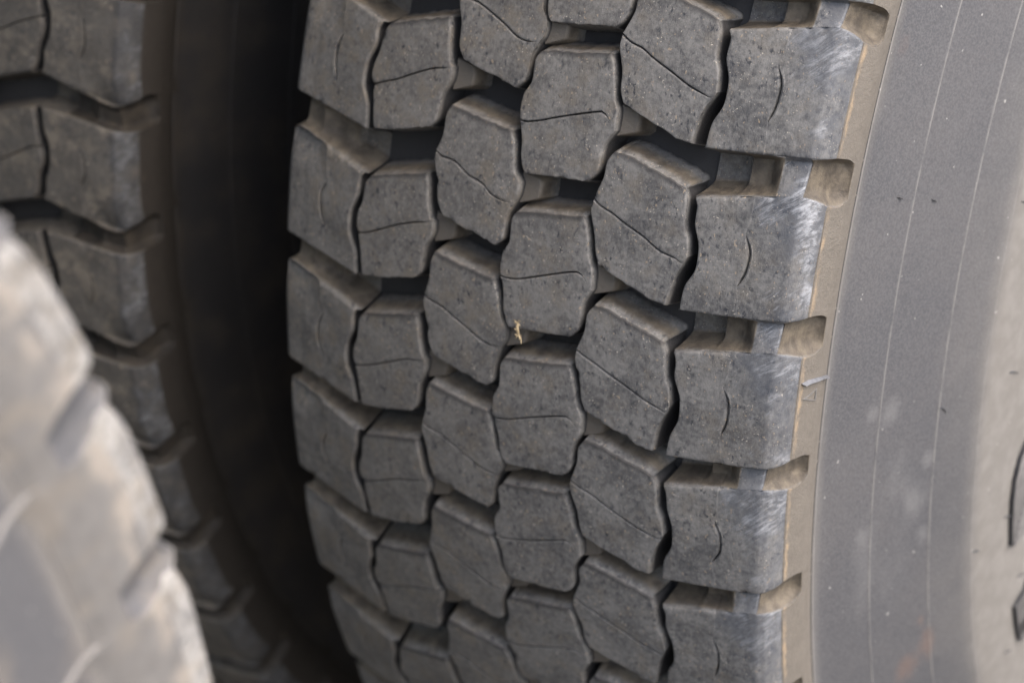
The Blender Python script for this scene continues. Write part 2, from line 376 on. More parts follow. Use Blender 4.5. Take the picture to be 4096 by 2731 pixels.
def centre_block(key, lod=0, seed=0):
    """one block of the four inner rows, its sipe running nearly from side to side"""
    r = dict(ROWS[key]); i, j = SPLIT[key]
    jit = random.Random(ord(key) + 31 * seed)
    wob = (lambda L, g: [L[0]] + [(x + jit.gauss(0, g), y + jit.gauss(0, g)) for x, y in L[1:-1]] + [L[-1]]) if not lod else (lambda L, g: L)
    r['right'] = [(x - .55, y) for x, y in wob(r['right'], .15)]
    li = list(r['left']); r['left'] = wob(li, .15); r['sipe'] = wob(r['sipe'], .22)
    r['top'] = r['top'][:-1] + [r['right'][0]]; r['bottom'] = r['bottom'][:-1] + [r['right'][-1]]
    if lod:
        us = np.linspace(0, 1, 5); vu = np.linspace(0, 1, 4)
    else:
        us = edge_params(34, FINE); vu = edge_params(22, FINE)
    sp = list(r['sipe']); sp[0] = r['left'][i]; sp[-1 if key == 'E' else len(sp)-1] = sp[-1]
    sp = sp + [r['right'][j]] if np.hypot(sp[-1][0] - r['right'][j][0], sp[-1][1] - r['right'][j][1]) > .8 else sp[:-1] + [r['right'][j]]
    jag = np.array([jit.gauss(0, .16) for _ in us]); jag[:4] = 0; jag[-4:] = 0
    S = curve(sp, ts=us); T = curve(r['top'], ts=us); B = curve(r['bottom'], ts=us)
    if not lod: T[:, 1] += jag; B[:, 1] += np.roll(jag, 7) * (jag != 0)
    def coons(top, bot, left, right, vs):
        Lc = curve(left, ts=vs); Rc = curve(right, ts=vs)
        U = us[:, None, None]; Vv = vs[None, :, None]
        return ((1-Vv)*top[:, None] + Vv*bot[:, None] + (1-U)*Lc[None] + U*Rc[None]
                - (1-U)*(1-Vv)*top[0] - U*(1-Vv)*top[-1] - (1-U)*Vv*bot[0] - U*Vv*bot[-1])
    up = coons(T, S, r['left'][:i+1], r['right'][:j+1], vu)
    lo = coons(S, B, r['left'][i:], r['right'][j:], vu)
    # slit: full width to the left edge, closing before the right edge
    close = np.clip((1 - us - .05) / .16, 0, 1) ** .7
    half = (0.36 * close)[:, None]
    hS = np.zeros((len(us), 2)); hS[:, 1] = half[:, 0]
    cols = [up[:, k] for k in range(len(vu) - 1)]
    hts = [np.zeros(len(us)) for _ in cols]
    if lod == 0:
        cols[-1] = up[:, -2]
        cols += [S + hS * 1.9, S + hS, S + hS * .8, S - hS * .8, S - hS, S - hS * 1.9]
        z = np.zeros(len(us))
        hts += [z, z + .22 * close, z + 5 * close, z + 5 * close, z + .22 * close, z]
        cols += [lo[:, k] for k in range(1, len(vu))]; hts += [z for _ in range(1, len(vu))]
        # drop grid lines that the slit rows have overtaken
        keep = []
        for k in range(len(cols)):
            if 0 < k < len(cols)-1:
                dS = np.abs(cols[k][:, 1] - S[:, 1])
                if hts[k].max() == 0 and .001 < np.median(dS) < .62: continue
            keep.append(k)
        cols = [cols[k] for k in keep]; hts = [hts[k] for k in keep]
    else:
        cols.append(S); hts.append(np.zeros(len(us)))
        cols += [lo[:, k] for k in range(1, len(vu))]; hts += [np.zeros(len(us)) for _ in range(1, len(vu))]
    G = np.stack(cols, 1); H = np.stack(hts, 1)
    nu, nv = G.shape[:2]
    # rounded rim
    def dist_line(a): return np.linalg.norm(G - a, axis=-1)
    dL = dist_line(G[:1]); dR = dist_line(G[-1:]); dT = dist_line(G[:, :1]); dB = dist_line(G[:, -1:])
    def rnd(d, rr): q = np.clip(rr - d, 0, rr); return rr - np.sqrt(np.maximum(rr*rr - q*q, 0))
    if lod == 0:
        H = H + np.maximum.reduce([rnd(dL, .5), rnd(dR, .8), rnd(dT, .5), rnd(dB, .45)])
        for q in range(5):         # nicks and torn spots along the rim
            a_, c_ = (jit.randrange(3, nu - 3), jit.choice((0, nv - 1, nv - 1))) if q < 3 else (jit.choice((0, nu - 1)), jit.randrange(2, nv - 2))
            H += jit.uniform(.3, 1.1) * np.exp(-(np.linalg.norm(G - G[a_, c_], axis=-1) / jit.uniform(.7, 1.7)) ** 2)
    V = []; D = []; Sc = []
    for a in range(nu):
        for c in range(nv):
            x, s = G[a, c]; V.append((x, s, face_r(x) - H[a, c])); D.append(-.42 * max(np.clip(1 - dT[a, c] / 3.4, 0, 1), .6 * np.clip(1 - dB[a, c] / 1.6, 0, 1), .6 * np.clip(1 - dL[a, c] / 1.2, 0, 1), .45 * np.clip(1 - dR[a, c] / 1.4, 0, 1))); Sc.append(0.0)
    F = grid_faces(nu, nv)
    # side walls
    loop = [a*nv for a in range(nu)] + [(nu-1)*nv + c for c in range(1, nv)] + [a*nv + nv-1 for a in range(nu-2, -1, -1)] + [c for c in range(nv-2, 0, -1)]
    kind = ['t']*nu + ['r']*(nv-1) + ['b']*(nu-1) + ['l']*(nv-2)
    P = np.array([V[q][:2] for q in loop]); n = loop_normals(P)
    slope = {'t': 4.2, 'b': 2.2, 'l': .15, 'r': .25}
    sl = np.array([slope[k] for k in kind], float)
    for _ in range(3): sl = (np.roll(sl, 1) + 2*sl + np.roll(sl, -1)) / 4
    dirt = np.array([{'t': .85, 'b': .5, 'l': -.9, 'r': -.8}[k] for k in kind])  # below zero: side walls darkened, groove shade kept in the colour
    prev = loop
    levels = ((.10, 1.9), (.45, 6.0), (.72, 10.0), (1.0, DEPTH + .6)) if not lod else ((1.0, DEPTH + .6),)
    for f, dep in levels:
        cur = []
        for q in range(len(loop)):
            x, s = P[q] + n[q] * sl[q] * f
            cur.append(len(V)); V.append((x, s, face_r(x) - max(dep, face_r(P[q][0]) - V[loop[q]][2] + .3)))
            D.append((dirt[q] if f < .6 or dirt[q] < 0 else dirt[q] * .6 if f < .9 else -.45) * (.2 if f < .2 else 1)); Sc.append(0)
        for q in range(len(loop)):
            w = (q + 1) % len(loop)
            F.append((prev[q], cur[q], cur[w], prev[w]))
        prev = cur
    if key in LEDGE and not lod:
        x0, x1 = LEDGE[key]; m = {'B': -56.8, 'C': -30.0, 'D': -57.2}[key]
        ledge_geo(x0, x1, m - 6.2, m + 5.5, 4.2, V, F, D, Sc)
    return np.array(V), F, np.array(D), np.array(Sc), np.zeros(len(V))

# shoulder rows: profile of the worn face, floor of the cross groove, lower and upper edge of the block
def FP(x): return face_r(x)
SH = [  # x, r, floor x, floor r, lower s, upper s
 (92.5, FP(92.5), 92.5, FP(92.5)-14.6, -58.5, -14.3), (106.5, FP(106.5), 106.0, FP(106.5)-14.4, -56.7, -10.8),
 (108.6, FP(108.6), 108.6, FP(108.6)-8.6, -56.5, -10.2), (116.0, FP(116), 115.0, FP(116)-8.0, -55.4, -8.5),
 (118.8, FP(118.8), 117.0, FP(118.8)-7.2, -55.1, -7.9), (123.2, FP(123.2), 123.0, FP(123.2)-1.3, -54.5, -6.9), (124.6, FP(124.6), 124.6, FP(124.6)-.45, -54.3, -6.2),
 (128.5, 510.75, 128.5, 510.3, -53.7, -5.2), (132.3, 510.05, 132.3, 509.5, -53.1, -4.6), (133.4, 509.6, 133.2, 508.4, -53.0, -4.6),
 (135.5, 507.8, 133.4, 503.5, -52.7, -5.0), (137.0, 504.8, 133.6, 499.0, -52.4, -5.9), (137.75, 501.6, 133.7, 495.5, -52.2, -6.9),
 (138.0, 498.7, 133.9, 492.6, -52.1, -8.0), (138.6, 494.6, 134.4, 489.6, -52.3, -8.7), (139.1, 491.0, 135.5, 487.2, -52.6, -8.8),
 (139.3, 488.6, 136.8, 486.2, -53.2, -8.0), (139.35, 487.0, 138.2, 485.7, -54.2, -6.8), (139.35, 486.0, 139.2, 485.6, -54.5, -6.2), (139.3, 484.5, 139.3, 484.5, -54.5, -6.0),
 (138.5, 479.0, 138.5, 479.0, -54.5, -6.0), (137.2, 475.2, 137.2, 475.2, -54.5, -6.0), (136.8, 473.6, 136.8, 473.6, -54.5, -6.0)]

def shoulder_block(pitch, lod=0, mirror=False, scuff=1.0, seed=0, worn=True):
    tab = np.array(SH)
    if mirror and not worn:      # the inner shoulder is less worn: a squarer corner
        tab[7:15, 1] = (510.7, 510.3, 510.1, 509.7, 508.6, 507.0, 504.5, 497.0); tab[10:14, 0] = (136.2, 138.0, 138.8, 139.0)
    if mirror: tab[5:10, 3] -= (2.5, 3.6, 3.8, 3.8, 3.0)      # lower ties between the inner shoulder blocks
    rng = np.random.default_rng(3)
    if lod:
        st = np.linspace(0, len(tab) - 1, 12); sip = []
        vf = np.linspace(0, 1, 5); vg = np.linspace(0, 1, 5)[1:]
    else:
        base = []
        for a in range(len(tab) - 1):
            k = max(2, int(np.hypot(*(tab[a+1, :2] - tab[a, :2])) / .9) + 1)
            base += list(a + np.arange(k) / k)
        base.append(len(tab) - 1.0)
        base = np.array(base)
        # three stations for the sipe at x = 116
        xs = np.interp(base, np.arange(len(tab)), tab[:, 0])
        base = base[np.abs(xs - 116.0) > .75]
        st116 = np.interp(116.0, tab[:6, 0], np.arange(6))
        d = .055
        sip = [st116 - 2*d, st116 - d, st116 - .6*d, st116 + .6*d, st116 + d, st116 + 2*d]
        fine0 = np.array([.04, .09, .16])
        st = np.array(sorted(list(base) + sip + list(fine0)))
        vf = np.r_[0, .006, .014, .03, .06, np.linspace(.1, .9, 34), .94, .97, .986, .994, 1.0]
        vg = np.r_[.012, .03, .06, .1, .15, .2, .26, .34, .44, .54, .64, .72, .78, .84, .89, .93, .97, .988, 1.0]
    T = np.stack([np.interp(st, np.arange(len(tab)), tab[:, c]) for c in range(6)], 1)
    if not lod:     # soften the polyline
        for _ in range(2):
            for c in (4, 5):
                T[1:-1, c] = (T[:-2, c] + 2*T[1:-1, c] + T[2:, c]) / 4
    left = np.array(ROWS['F']['left'])
    jit = random.Random(seed * 7 + 1)
    wl = [ROWS['F']['left'][0]] + [(x + jit.gauss(0, .18), y + jit.gauss(0, .2)) for x, y in ROWS['F']['left'][1:-1]] + [ROWS['F']['left'][-1]]
    Lc = curve(wl if not lod else ROWS['F']['left'], 120)
    nicks = [] if lod else [(jit.uniform(95, 134), jit.choice((0, 1)), jit.uniform(.3, 1.2), jit.uniform(.6, 1.6)) for _ in range(5)]
    o = np.argsort(Lc[:, 1])
    def xleft(s): return np.interp(s, Lc[o, 1], Lc[o, 0])
    Sc_ = curve([(x + jit.gauss(0, .3), y) for x, y in ROWS['F']['sipe']], 60); so = np.argsort(Sc_[:, 1])
    s_hi, s_lo = -23.1, -43.7
    V = []; D = []; C = []; K = []
    nv = len(vf) + len(vg)
    for a in range(len(st)):
        px, pr, qx, qr, sb, stp = T[a]
        for c in range(nv):
            if c < len(vf):
                v = vf[c]; s = sb + v * (stp - sb); w = 0.0; face = True
            else:
                v = vg[c - len(vf)]; s = stp + v * (sb + pitch - stp); face = False
                la = min(v / .30, 1.0); lb = min((1 - v) / .17, 1.0)
                w = (1 - (1 - la) ** 1.7) * (1 - (1 - lb) ** 1.7)
                tb = np.clip((px - 122.6) / 1.6, 0, 1) * np.clip((134.6 - px) / 1.6, 0, 1)
                ramp_d = (1.2 if mirror else 3.0) * tb * v ** 1.15 * (1 - (1 - min((1 - v) / .12, 1.0)) ** 2)
            # zigzag inner edge
            fall = np.clip(1 - (px - 92.5) / 20.0, 0, 1)
            if face: dx = (xleft(s) - 92.5 + (2.3 if mirror else .3)) * fall
            else: dx = 0.0
            x = px + dx; r = pr
            h = 0.0
            if face:
                # slit on the face
                sd = np.clip(min((s_hi - s), (s - s_lo)) / 3.0, 0, 1)
                g = np.exp(-((px - 116.0) / 7.0) ** 2)
                off = (np.interp(s, Sc_[so, 1], Sc_[so, 0]) - 116.0) * g * np.clip(1 - max(s - s_hi, s_lo - s, 0) / 6.0, 0, 1)
                x += off
                if not lod and abs(st[a] - st116) < 2.5 * d:
                    rel = abs(st[a] - st116) / d
                    wd = (.42 * sd)
                    x = 116.0 + off + np.sign(st[a] - st116) * (wd * (rel if rel < 1.5 else 2.4) + (.04 if rel < .8 else .10 if rel < 1.5 else .22))
                    if rel < .8: h += 5.0 * sd
                    elif rel < 1.5: h += .2 * sd
                # rim
                rr = .9; dd = min(v, 1 - v) * (stp - sb)
                soft = np.clip((139 - px) / 2, 0, 1)
                tbf = np.clip((px - 122.0) / 2.0, 0, 1) * np.clip((135.5 - px) / 2.0, 0, 1) if v > .5 else 0.0
                if dd < rr: h += (1 - tbf) * (rr - math.sqrt(max(rr*rr - (rr - dd)**2, 0))) * .8 * soft
                if mirror and v > .62: h += 4.2 * ((v - .62) / .38) ** 2 * np.clip((px - 116) / 9, 0, 1) * soft
                for nx, ne, nh, nr in nicks: h += nh * math.exp(-((px - nx) / nr) ** 2 - (abs(v - ne) * (stp - sb) / nr) ** 2)
                de = px - 92.5
                if de < 1.3: h += 1.3 - math.sqrt(max(1.69 - (1.3 - de)**2, 0))
                X, Rr = x, r - h
            else:
                X = x + (qx - px) * w; Rr = r + (qr - r) * w - ramp_d
                soft = np.clip((139 - px) / 2, 0, 1)
                Rr -= .72 * soft * max(0, 1 - w * 6) * (1 - (tb if v < .5 else 0.0))
            V.append((X, s, Rr))
            onface = 1.0 if (face or (123.8 < px < 133.0 and not mirror)) else 0.0
            dv = 0.0 if onface else (.85 if px < 124 else .95) * min(1, w * 4)
            if not onface and px < 107.5: dv = dv * .95 if v < .30 else (.42 if v < .8 else .45)
            if px > 138.0: dv = max(dv, .50 + .12 * min(1, (px - 138.0) * 2))
            elif px > 135.5 and pr < 498.75: dv = max(dv, .5)
            if pr < 498.0 and (face or w < .05 or pr < 486): dv = 1.35
            D.append(dv)
            top = 1.0 if not face else np.clip((v - .45) / .45, 0, 1)
            if mirror: C.append(scuff * onface * np.clip((px - 128.5) / 4.0, 0, 1) * 1.2 if pr > 498.6 else 0.0)
            else: C.append(scuff * onface * min(1.25, np.clip((px - 119.0 + 7 * top * (1.0 if face else 0)) / (17.0 - 4 * top), 0, 1) * (.72 + .5 * top)) if pr > 498.6 else 0.0)
            K.append((1.0 if scuff > .9 else 1.3 if scuff == 0 and worn else .4) * math.exp(-((pr - 497.0) / ((2.6 if pr < 497 else 1.3) * (3.0 if scuff == 0 and worn else 1.0))) ** 2) if px > 136 and (face or w < .08) else 0.0)
    F = grid_faces(len(st), nv)
    # inner wall
    loop = list(range(nv))
    prev = loop
    for f, dep in (((.10, 2.2), (.5, 7.0), (1, DEPTH + .6)) if not lod else ((1, DEPTH + .6),)):
        cur = []
        for q in loop:
            x, s, r = V[q]
            cur.append(len(V)); V.append((x - .2 * f, s, min(r - .05, face_r(x) - dep))); D.append(-.9); C.append(0); K.append(0)
        for q in range(nv - 1): F.append((cur[q], prev[q], prev[q+1], cur[q+1]))
        prev = cur
    V = np.array(V)
    if mirror:
        V[:, 0] = 33.5 - V[:, 0]; V[:, 1] -= 30.1
        F = [f[::-1] for f in F]
    return V, F, np.array(D), np.array(C), np.array(K)

def fix_winding(V3, F):
    """faces of the tread must look away from the axle"""
    c = 0.0
    for f in F[:200]:
        a, b_, d = V3[f[0]], V3[f[1]], V3[f[2]]
        n = np.cross(b_ - a, d - a); m = a.copy(); m[0] = 0
        c += n @ m
    return F if c > 0 else [f[::-1] for f in F]

def block_mesh(name, geo):
    V, F, D, C, K = geo
    V3 = to_xyz(V[:, 0], V[:, 1], V[:, 2])
    F = fix_winding(V3, F)
    me_pos = np.stack([V[:, 0], V[:, 1], V[:, 2] - 520.0], -1)
    o = link(name, V3, F, M_TREAD, None, {'dust': ('FLOAT', D), 'scuff': ('FLOAT', C), 'crust': ('FLOAT', K), 'pos': ('FLOAT_VECTOR', me_pos)})
    return o

OFF_L = [0.002688609, -0.002194241, -0.002282848, 0.002396157, 0.003266351, -0.003872094]
OFF_R = [0.002695984, -0.002737163, -0.004477553, 0.000526599, 0.003994635, 0.0]
K0, K1 = -2, 8             # pitches whose spacing was measured
N_PITCH = 54
def theta_k(k, side, varied):
    """angle of pitch k; the remaining pitches share what is left of the circle"""
    if K0 <= k <= K1:
        o = (OFF_L if side == 'L' else OFF_R)[k] if (varied and 0 <= k <= 5) else 0.0
        return -k * DTH + o
    rest = (2 * math.pi - (K1 - K0) * DTH) / (N_PITCH - (K1 - K0))
    return -K1 * DTH - (k - K1) * rest        # k = 9 .. 51

SHARED = {}
def get_block(row, pitch, scuff, k=0, worn=True):
    if row in 'BCDE': key = (row, k % 5)
    else: key = (row, round(pitch * MM, 2), scuff, k % 4, worn)
    if key not in SHARED:
        if row in 'BCDE': geo = centre_block(row, 0, k % 5)
        else: geo = shoulder_block(pitch * MM, 0, row == 'A', scuff, k % 4, worn)
        o = block_mesh('tread_block' if row in 'BCDE' else 'shoulder_block', geo)
        SHARED[key] = o.data
        bpy.data.objects.remove(o)
    return SHARED[key]

LOW = {}
def low_geo(row):
    if row not in LOW:
        LOW[row] = centre_block(row, 1) if row in 'BCDE' else shoulder_block(60.5, 1, row == 'A')
    return LOW[row]

def lathe(name, prof, n, mat, parent, attrf=None, a0=0.0, a1=2*math.pi, sharp=30, detail=None):
    """prof: (x, r) in mm turned about the axle; more steps inside the detail range"""
    if detail:
        lo, hi, step = detail
        th = np.r_[np.arange(lo, hi, step), np.linspace(hi, lo + 2*math.pi, n)[:-1]]
    else: th = np.linspace(a0, a1, n + 1)[:-1]
    prof = np.array(prof, float); m = len(prof); N = len(th)
    V = np.empty((N, m, 3)); 
    for i, t in enumerate(th):
        V[i, :, 0] = prof[:, 0] / 1000; V[i, :, 1] = -prof[:, 1] / 1000 * math.cos(t); V[i, :, 2] = prof[:, 1] / 1000 * math.sin(t)
    F = [(i*m + j, ((i+1) % N)*m + j, ((i+1) % N)*m + j + 1, i*m + j + 1) for i in range(N) for j in range(m - 1)]
    A = None
    if attrf:
        TH = np.repeat(th, m); RR = np.tile(prof[:, 1], N)
        A = {k: ('FLOAT', v) for k, v in attrf(TH, RR).items()}
    return link(name, V.reshape(-1, 3), F, mat, parent, A, sharp)

# sidewall profile from the first moulded line inwards, with thin raised lines
RIBS = (473.0, 442.5, 411.0, 389.0)
def side_x(r):
    return np.interp(r, [287, 296, 310, 330, 350, 370, 389, 411, 442.5, 466, 470.5, 473.0, 476],
                        [128, 142, 156, 166, 170.0, 169, 165, 156.5, 146.0, 137.9, 136.7, 136.8, 137.3])
def side_profile(rib_h=.55):
    rs = set(np.arange(287, 473.1, 4.0)) | {473.6}
    for r0 in RIBS:
        for d in (-1.6, -.75, -.38, -.15, .15, .38, .75, 1.6):
            if r0 + d < 473.7: rs.add(r0 + d)
    rs = sorted(rs)
    out = []
    for r in rs:
        x = float(side_x(r))
        for q, r0 in enumerate(RIBS):
            hh = rib_h * (.9, .6, .6, .4)[q]
            x += hh * math.exp(-((r - r0) / .30) ** 2)
        out.append((x, r))
    return out
# ------------------------------------------------------------------ a tyre
def side_attrs(phase, rw=.30, ra=1.0):
    def f(th, r):
        rib = np.zeros_like(r)
        for q, r0 in enumerate(RIBS): rib = np.maximum(rib, ra * (1, .8, .9, .45)[q] * np.exp(-((r - r0) / rw) ** 2))
        dust = np.interp(r, [330, 350, 383, 394, 408, 415, 445, 466, 474], [.95, .95, .92, .30, .22, .06, .0, .08, .35])
        dust = np.where(r > 468, np.maximum(dust, .55 * np.clip((r - 468) / 4, 0, 1)), dust)
        t = th + phase
        t = (t + math.pi) % (2*math.pi) - math.pi
        def spot(r0, t0, dr, dt): return np.exp(-((r - r0) / dr) ** 2 - ((t - t0) / dt) ** 2)
        rust = np.maximum.reduce([spot(412, -.285, 6, .035), spot(424, -.30, 10, .03), spot(416, -.245, 4, .012), spot(465, .36, 4, .02) * .8])
        sm = np.maximum.reduce([spot(436, .03, 7, .02), spot(420, -.083, 9, .03), spot(446, .034, 5, .012), spot(430, -.05, 12, .06) * .7, spot(445, -.13, 10, .09) * .8,
                                spot(414, -.041, 4, .015), spot(414, -.13, 4, .015), spot(447, -.095, 3, .012) * 1.2, spot(430, -.16, 18, .1) * .6])
        return {'rib': rib, 'dust': dust, 'rust': rust, 'smudge': sm}
    return f

def make_tyre(label, keep, varied=False, phase=0.0, tread=M_TREAD, wall=M_SIDE, back=None, scuffs=(1.0, 1.0)):
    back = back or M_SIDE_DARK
    scuff_of = {'A': scuffs[0], 'F': scuffs[1]}
    t = empty('truck_tyre', label, 'truck tyre', 'truck tyres standing on one tandem axle pair')
    low = {'V': [], 'F': [], 'D': [], 'C': [], 'K': [], 'P': []}; base = 0
    ks = list(range(K0, K0 + N_PITCH))
    for row in 'ABCDEF':
        side = 'L' if row in 'ABC' else 'R'
        for k in ks:
            th = theta_k(k, side, varied)
            nxt = theta_k(k - 1, side, varied) if k > K0 else theta_k(K0 + N_PITCH - 1, side, varied) + 2*math.pi
            pitch = nxt - th
            if k in {(q + 2) % N_PITCH - 2 for q in keep.get(row, ())}:
                me = get_block(row, pitch, scuff_of.get(row, 0), k, not varied)
                o = bpy.data.objects.new('tread_block' if row in 'BCDE' else 'shoulder_block', me)
                scene.collection.objects.link(o); o.parent = t
                o.rotation_euler = (-th, 0, 0)
                if tread is not M_TREAD: o.material_slots[0].link = 'OBJECT'; o.material_slots[0].material = tread
            else:
                V, F, D, C, K = low_geo(row)
                V = V.copy(); V3 = to_xyz(V[:, 0], V[:, 1] + th * MM, V[:, 2])
                F2 = fix_winding(V3, F) if True else F
                low['V'].append(V3); low['F'] += [tuple(q + base for q in f) for f in F2]
                low['D'].append(D); low['C'].append(C); low['K'].append(K)
                low['P'].append(np.stack([V[:, 0], V[:, 1] + th * MM, V[:, 2] - 520], -1)); base += len(V)
    c = np.concatenate
    o = link('tread', c(low['V']), low['F'], tread, t, {'dust': ('FLOAT', c(low['D'])), 'scuff': ('FLOAT', c(low['C'])), 'crust': ('FLOAT', c(low['K'])), 'pos': ('FLOAT_VECTOR', c(low['P']))})
    o['kind'] = 'stuff'
    # groove floor
    xs = np.linspace(-104, 137.5, 30)
    prof = [(-103.0, 470)] + [(x, face_r(x) - DEPTH - max(0, abs(x - 16.75) - 108) * 1.2) for x in xs] + [(136.5, 470)]
    def fa(th, r): return {'dust': np.full_like(r, -.7), 'scuff': np.zeros_like(r), 'crust': np.zeros_like(r)}  # floor darkened all round, its shade painted over bare rubber
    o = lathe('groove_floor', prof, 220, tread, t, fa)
    co = np.empty(len(o.data.vertices) * 3, np.float32); o.data.vertices.foreach_get('co', co); co = co.reshape(-1, 3)
    th = np.arctan2(co[:, 2], -co[:, 1]); rr = np.hypot(co[:, 1], co[:, 2])
    a = o.data.attributes.new('pos', 'FLOAT_VECTOR', 'POINT')
    a.data.foreach_set('vector', (co * 1000).astype(np.float32).ravel())
    # two sidewalls and the wheel
    sp = side_profile()
    det = (-1.2 - ALPHA, 1.3 - ALPHA, .006)
    s1 = lathe('sidewall', sp, 120, wall, t, side_attrs(phase, .30, 0.15 if wall is M_SIDE_DARK else 1.0), detail=det)
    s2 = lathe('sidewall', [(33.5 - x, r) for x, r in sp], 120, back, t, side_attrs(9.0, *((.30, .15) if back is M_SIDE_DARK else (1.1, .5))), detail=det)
    for s in (s1, s2):
        me = s.data
        me.update()
    rim = [(10, 255), (10, 120), (8, 60), (8, 1)]
    lathe('wheel_rim', [(128, 290), (136, 292), (138, 286), (126, 270), (60, 262), (26, 255), (22, 200), (14, 120), (40, 110), (42, 60), (42, 2)], 90, M_STEEL, t)
    lathe('wheel_rim', [(33.5-128, 290), (33.5-136, 292), (33.5-138, 286), (33.5-126, 270), (-20, 262), (26.5, 254)], 90, M_STEEL, t)
    return t, s1

def local_to(prof_r, th, out=0.0):
    """point on the outer sidewall (mm, angle in the tyre's own frame)"""
    return Vector((side_x(prof_r) / 1000 + out / 1000, -prof_r / 1000 * math.cos(th), prof_r / 1000 * math.sin(th)))

def tube(name, pts, radii, mat, parent=None, seg=6):
    V = []; F = []
    pts = [Vector(p) for p in pts]
    for i, p in enumerate(pts):
        d = (pts[min(i+1, len(pts)-1)] - pts[max(i-1, 0)]).normalized()
        a = d.orthogonal().normalized(); b = d.cross(a)
        for k in range(seg):
            q = 2 * math.pi * k / seg
            V.append(p + (a * math.cos(q) + b * math.sin(q)) * radii[i])
    for i in range(len(pts) - 1):
        for k in range(seg): F.append((i*seg + k, i*seg + (k+1) % seg, (i+1)*seg + (k+1) % seg, (i+1)*seg + k))
    F.append(tuple(range(seg))[::-1]); F.append(tuple((len(pts)-1)*seg + k for k in range(seg)))
    return V, F

front = range(-2, 7)
# --- the outer tyre in focus
tyre1, side1 = make_tyre('sharp outer truck tyre with worn tread blocks in full view and a dusty grey sidewall',
                  {r: range(-2, 8) for r in 'ABCDEF'}, varied=True, phase=ALPHA, scuffs=(0.0, 1.0))
tyre1.matrix_world = Matrix.Translation((0, 0, AXLE_Z)) @ Matrix.Rotation(-ALPHA, 4, 'X')

# --- its inner twin
tyre2, side2 = make_tyre('dim inner truck tyre behind the dark gap, showing only shoulder blocks and shadowed sidewall',
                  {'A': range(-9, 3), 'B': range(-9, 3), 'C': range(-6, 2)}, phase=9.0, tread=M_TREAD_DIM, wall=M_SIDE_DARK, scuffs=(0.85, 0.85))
q3, q4, q5 = -0.04258839752217522, 0.06529630589314545, -0.29399405161677045
ang = math.hypot(q3, q4)
tyre2.matrix_world = (Matrix.Translation((-0.3476583, -0.00345, AXLE_Z)) @ Matrix.Rotation(-ALPHA, 4, 'X')
                      @ Matrix.Rotation(ang, 4, Vector((0, q3, q4)).normalized()) @ Matrix.Rotation(-q5, 4, 'X') @ Matrix.Rotation(math.pi, 4, 'Y'))

# --- the outer tyre of the next axle, close to the lens
D3 = 2.3603 - .158 - 4 * DTH
tyre3, side3 = make_tyre('pale dusty truck tyre nearest the lens, blurred, its notched shoulder edge catching the light',
                  {'A': range(-1, 10)}, phase=9.0, tread=M_TREAD_PALE, wall=M_SIDE_DARK, back=M_SIDE_PALE, scuffs=(0.0, 0.0))
tyre3.matrix_world = Matrix.Translation((0.0335, -1.3094, AXLE_Z - .0018)) @ Matrix.Rotation(-ALPHA - D3, 4, 'X') @ Matrix.Rotation(math.pi, 4, 'Y')

# radial ridges on the sidewall of the near tyre
for k in range(-1, 10):
    th = -(.158 + .027 + k * DTH)
    pts = [local_to(r, th, .1) for r in np.linspace(475, 360, 16)]
    for p in pts: p.x = .0335 - p.x
    V, F = tube('radial_ridge', pts, [.0013] * 16, M_SIDE)
    n = len(V)
    link('radial_ridge', V, F, M_SIDE_PALE, tyre3, {'rib': ('FLOAT', np.full(n, .1)), 'dust': ('FLOAT', np.full(n, .5)), 'rust': ('FLOAT', np.zeros(n)), 'smudge': ('FLOAT', np.zeros(n))})

# vent hairs on the sharp tyre's sidewall: radius, angle, length, lean
rng = random.Random(4)
for r, th, ln, lean in [(451.2, .2346, 2.6, .3), (433.1, .2319, 2.0, .5), (385, .2277, 7, .35), (372.4, .0269, 7, .3), (411.2, .0157, 5.5, .7), (366.1, -.1787, 6, .3),
                        (387.7, -.1912, 4.5, .35), (354.6, -.3043, 6, .3), (369.5, -.4081, 4, .2)]:
    t0 = th - ALPHA
    p0 = local_to(r, t0, -.2)
    down = Vector((0, math.sin(t0), math.cos(t0))) * -1
    inn = Vector((0, math.cos(t0), -math.sin(t0)))
    pts = []
    for u in np.linspace(0, 1, 5):
        pts.append(p0 + Vector((.0022 * u * (1.4 - .6*u), 0, 0)) + (inn * (1 - .2*u) + down * lean * u) * (ln / 1000 * u))
    V, F = tube('rubber_hair', pts, [.00042, .0004, .00036, .0003, .00018], M_BLACK)
    link('rubber_hair', V, F, M_BLACK, tyre1, None, 60)

# raised lettering cut off by the frame: only the hatched left ends of two characters show
def letter(pts, nhatch):
    V = []; F = []
    P = np.array(pts); c = P.mean(0)
    def ring(off, h):
        for r, th in P:
            q = local_to(r, th - ALPHA, h); V.append(q)
    ring(0, -.5); ring(0, 1.4)
    n = len(P)
    for i in range(n): F.append((i, (i+1) % n, n + (i+1) % n, n + i))
    F.append(tuple(n + i for i in range(n)))
    return V, F
def attrs(n, d): return {'rib': ('FLOAT', np.zeros(n)), 'dust': ('FLOAT', np.full(n, d)), 'rust': ('FLOAT', np.zeros(n)), 'smudge': ('FLOAT', np.zeros(n))}
sh1 = [(350.0, -.085), (353.0, -.0913), (357.3, -.1053), (360.8, -.1319), (362.1, -.1632), (362.2, -.20), (362.0, -.2302), (360.0, -.2345), (357.5, -.215), (354, -.19), (348, -.155), (338, -.12), (338, -.085)]
sh2 = [(345.0, -.331), (350.0, -.336), (360.4, -.3432), (360.2, -.38), (359.5, -.4122), (357.3, -.42), (353.0, -.4156), (345, -.40)]
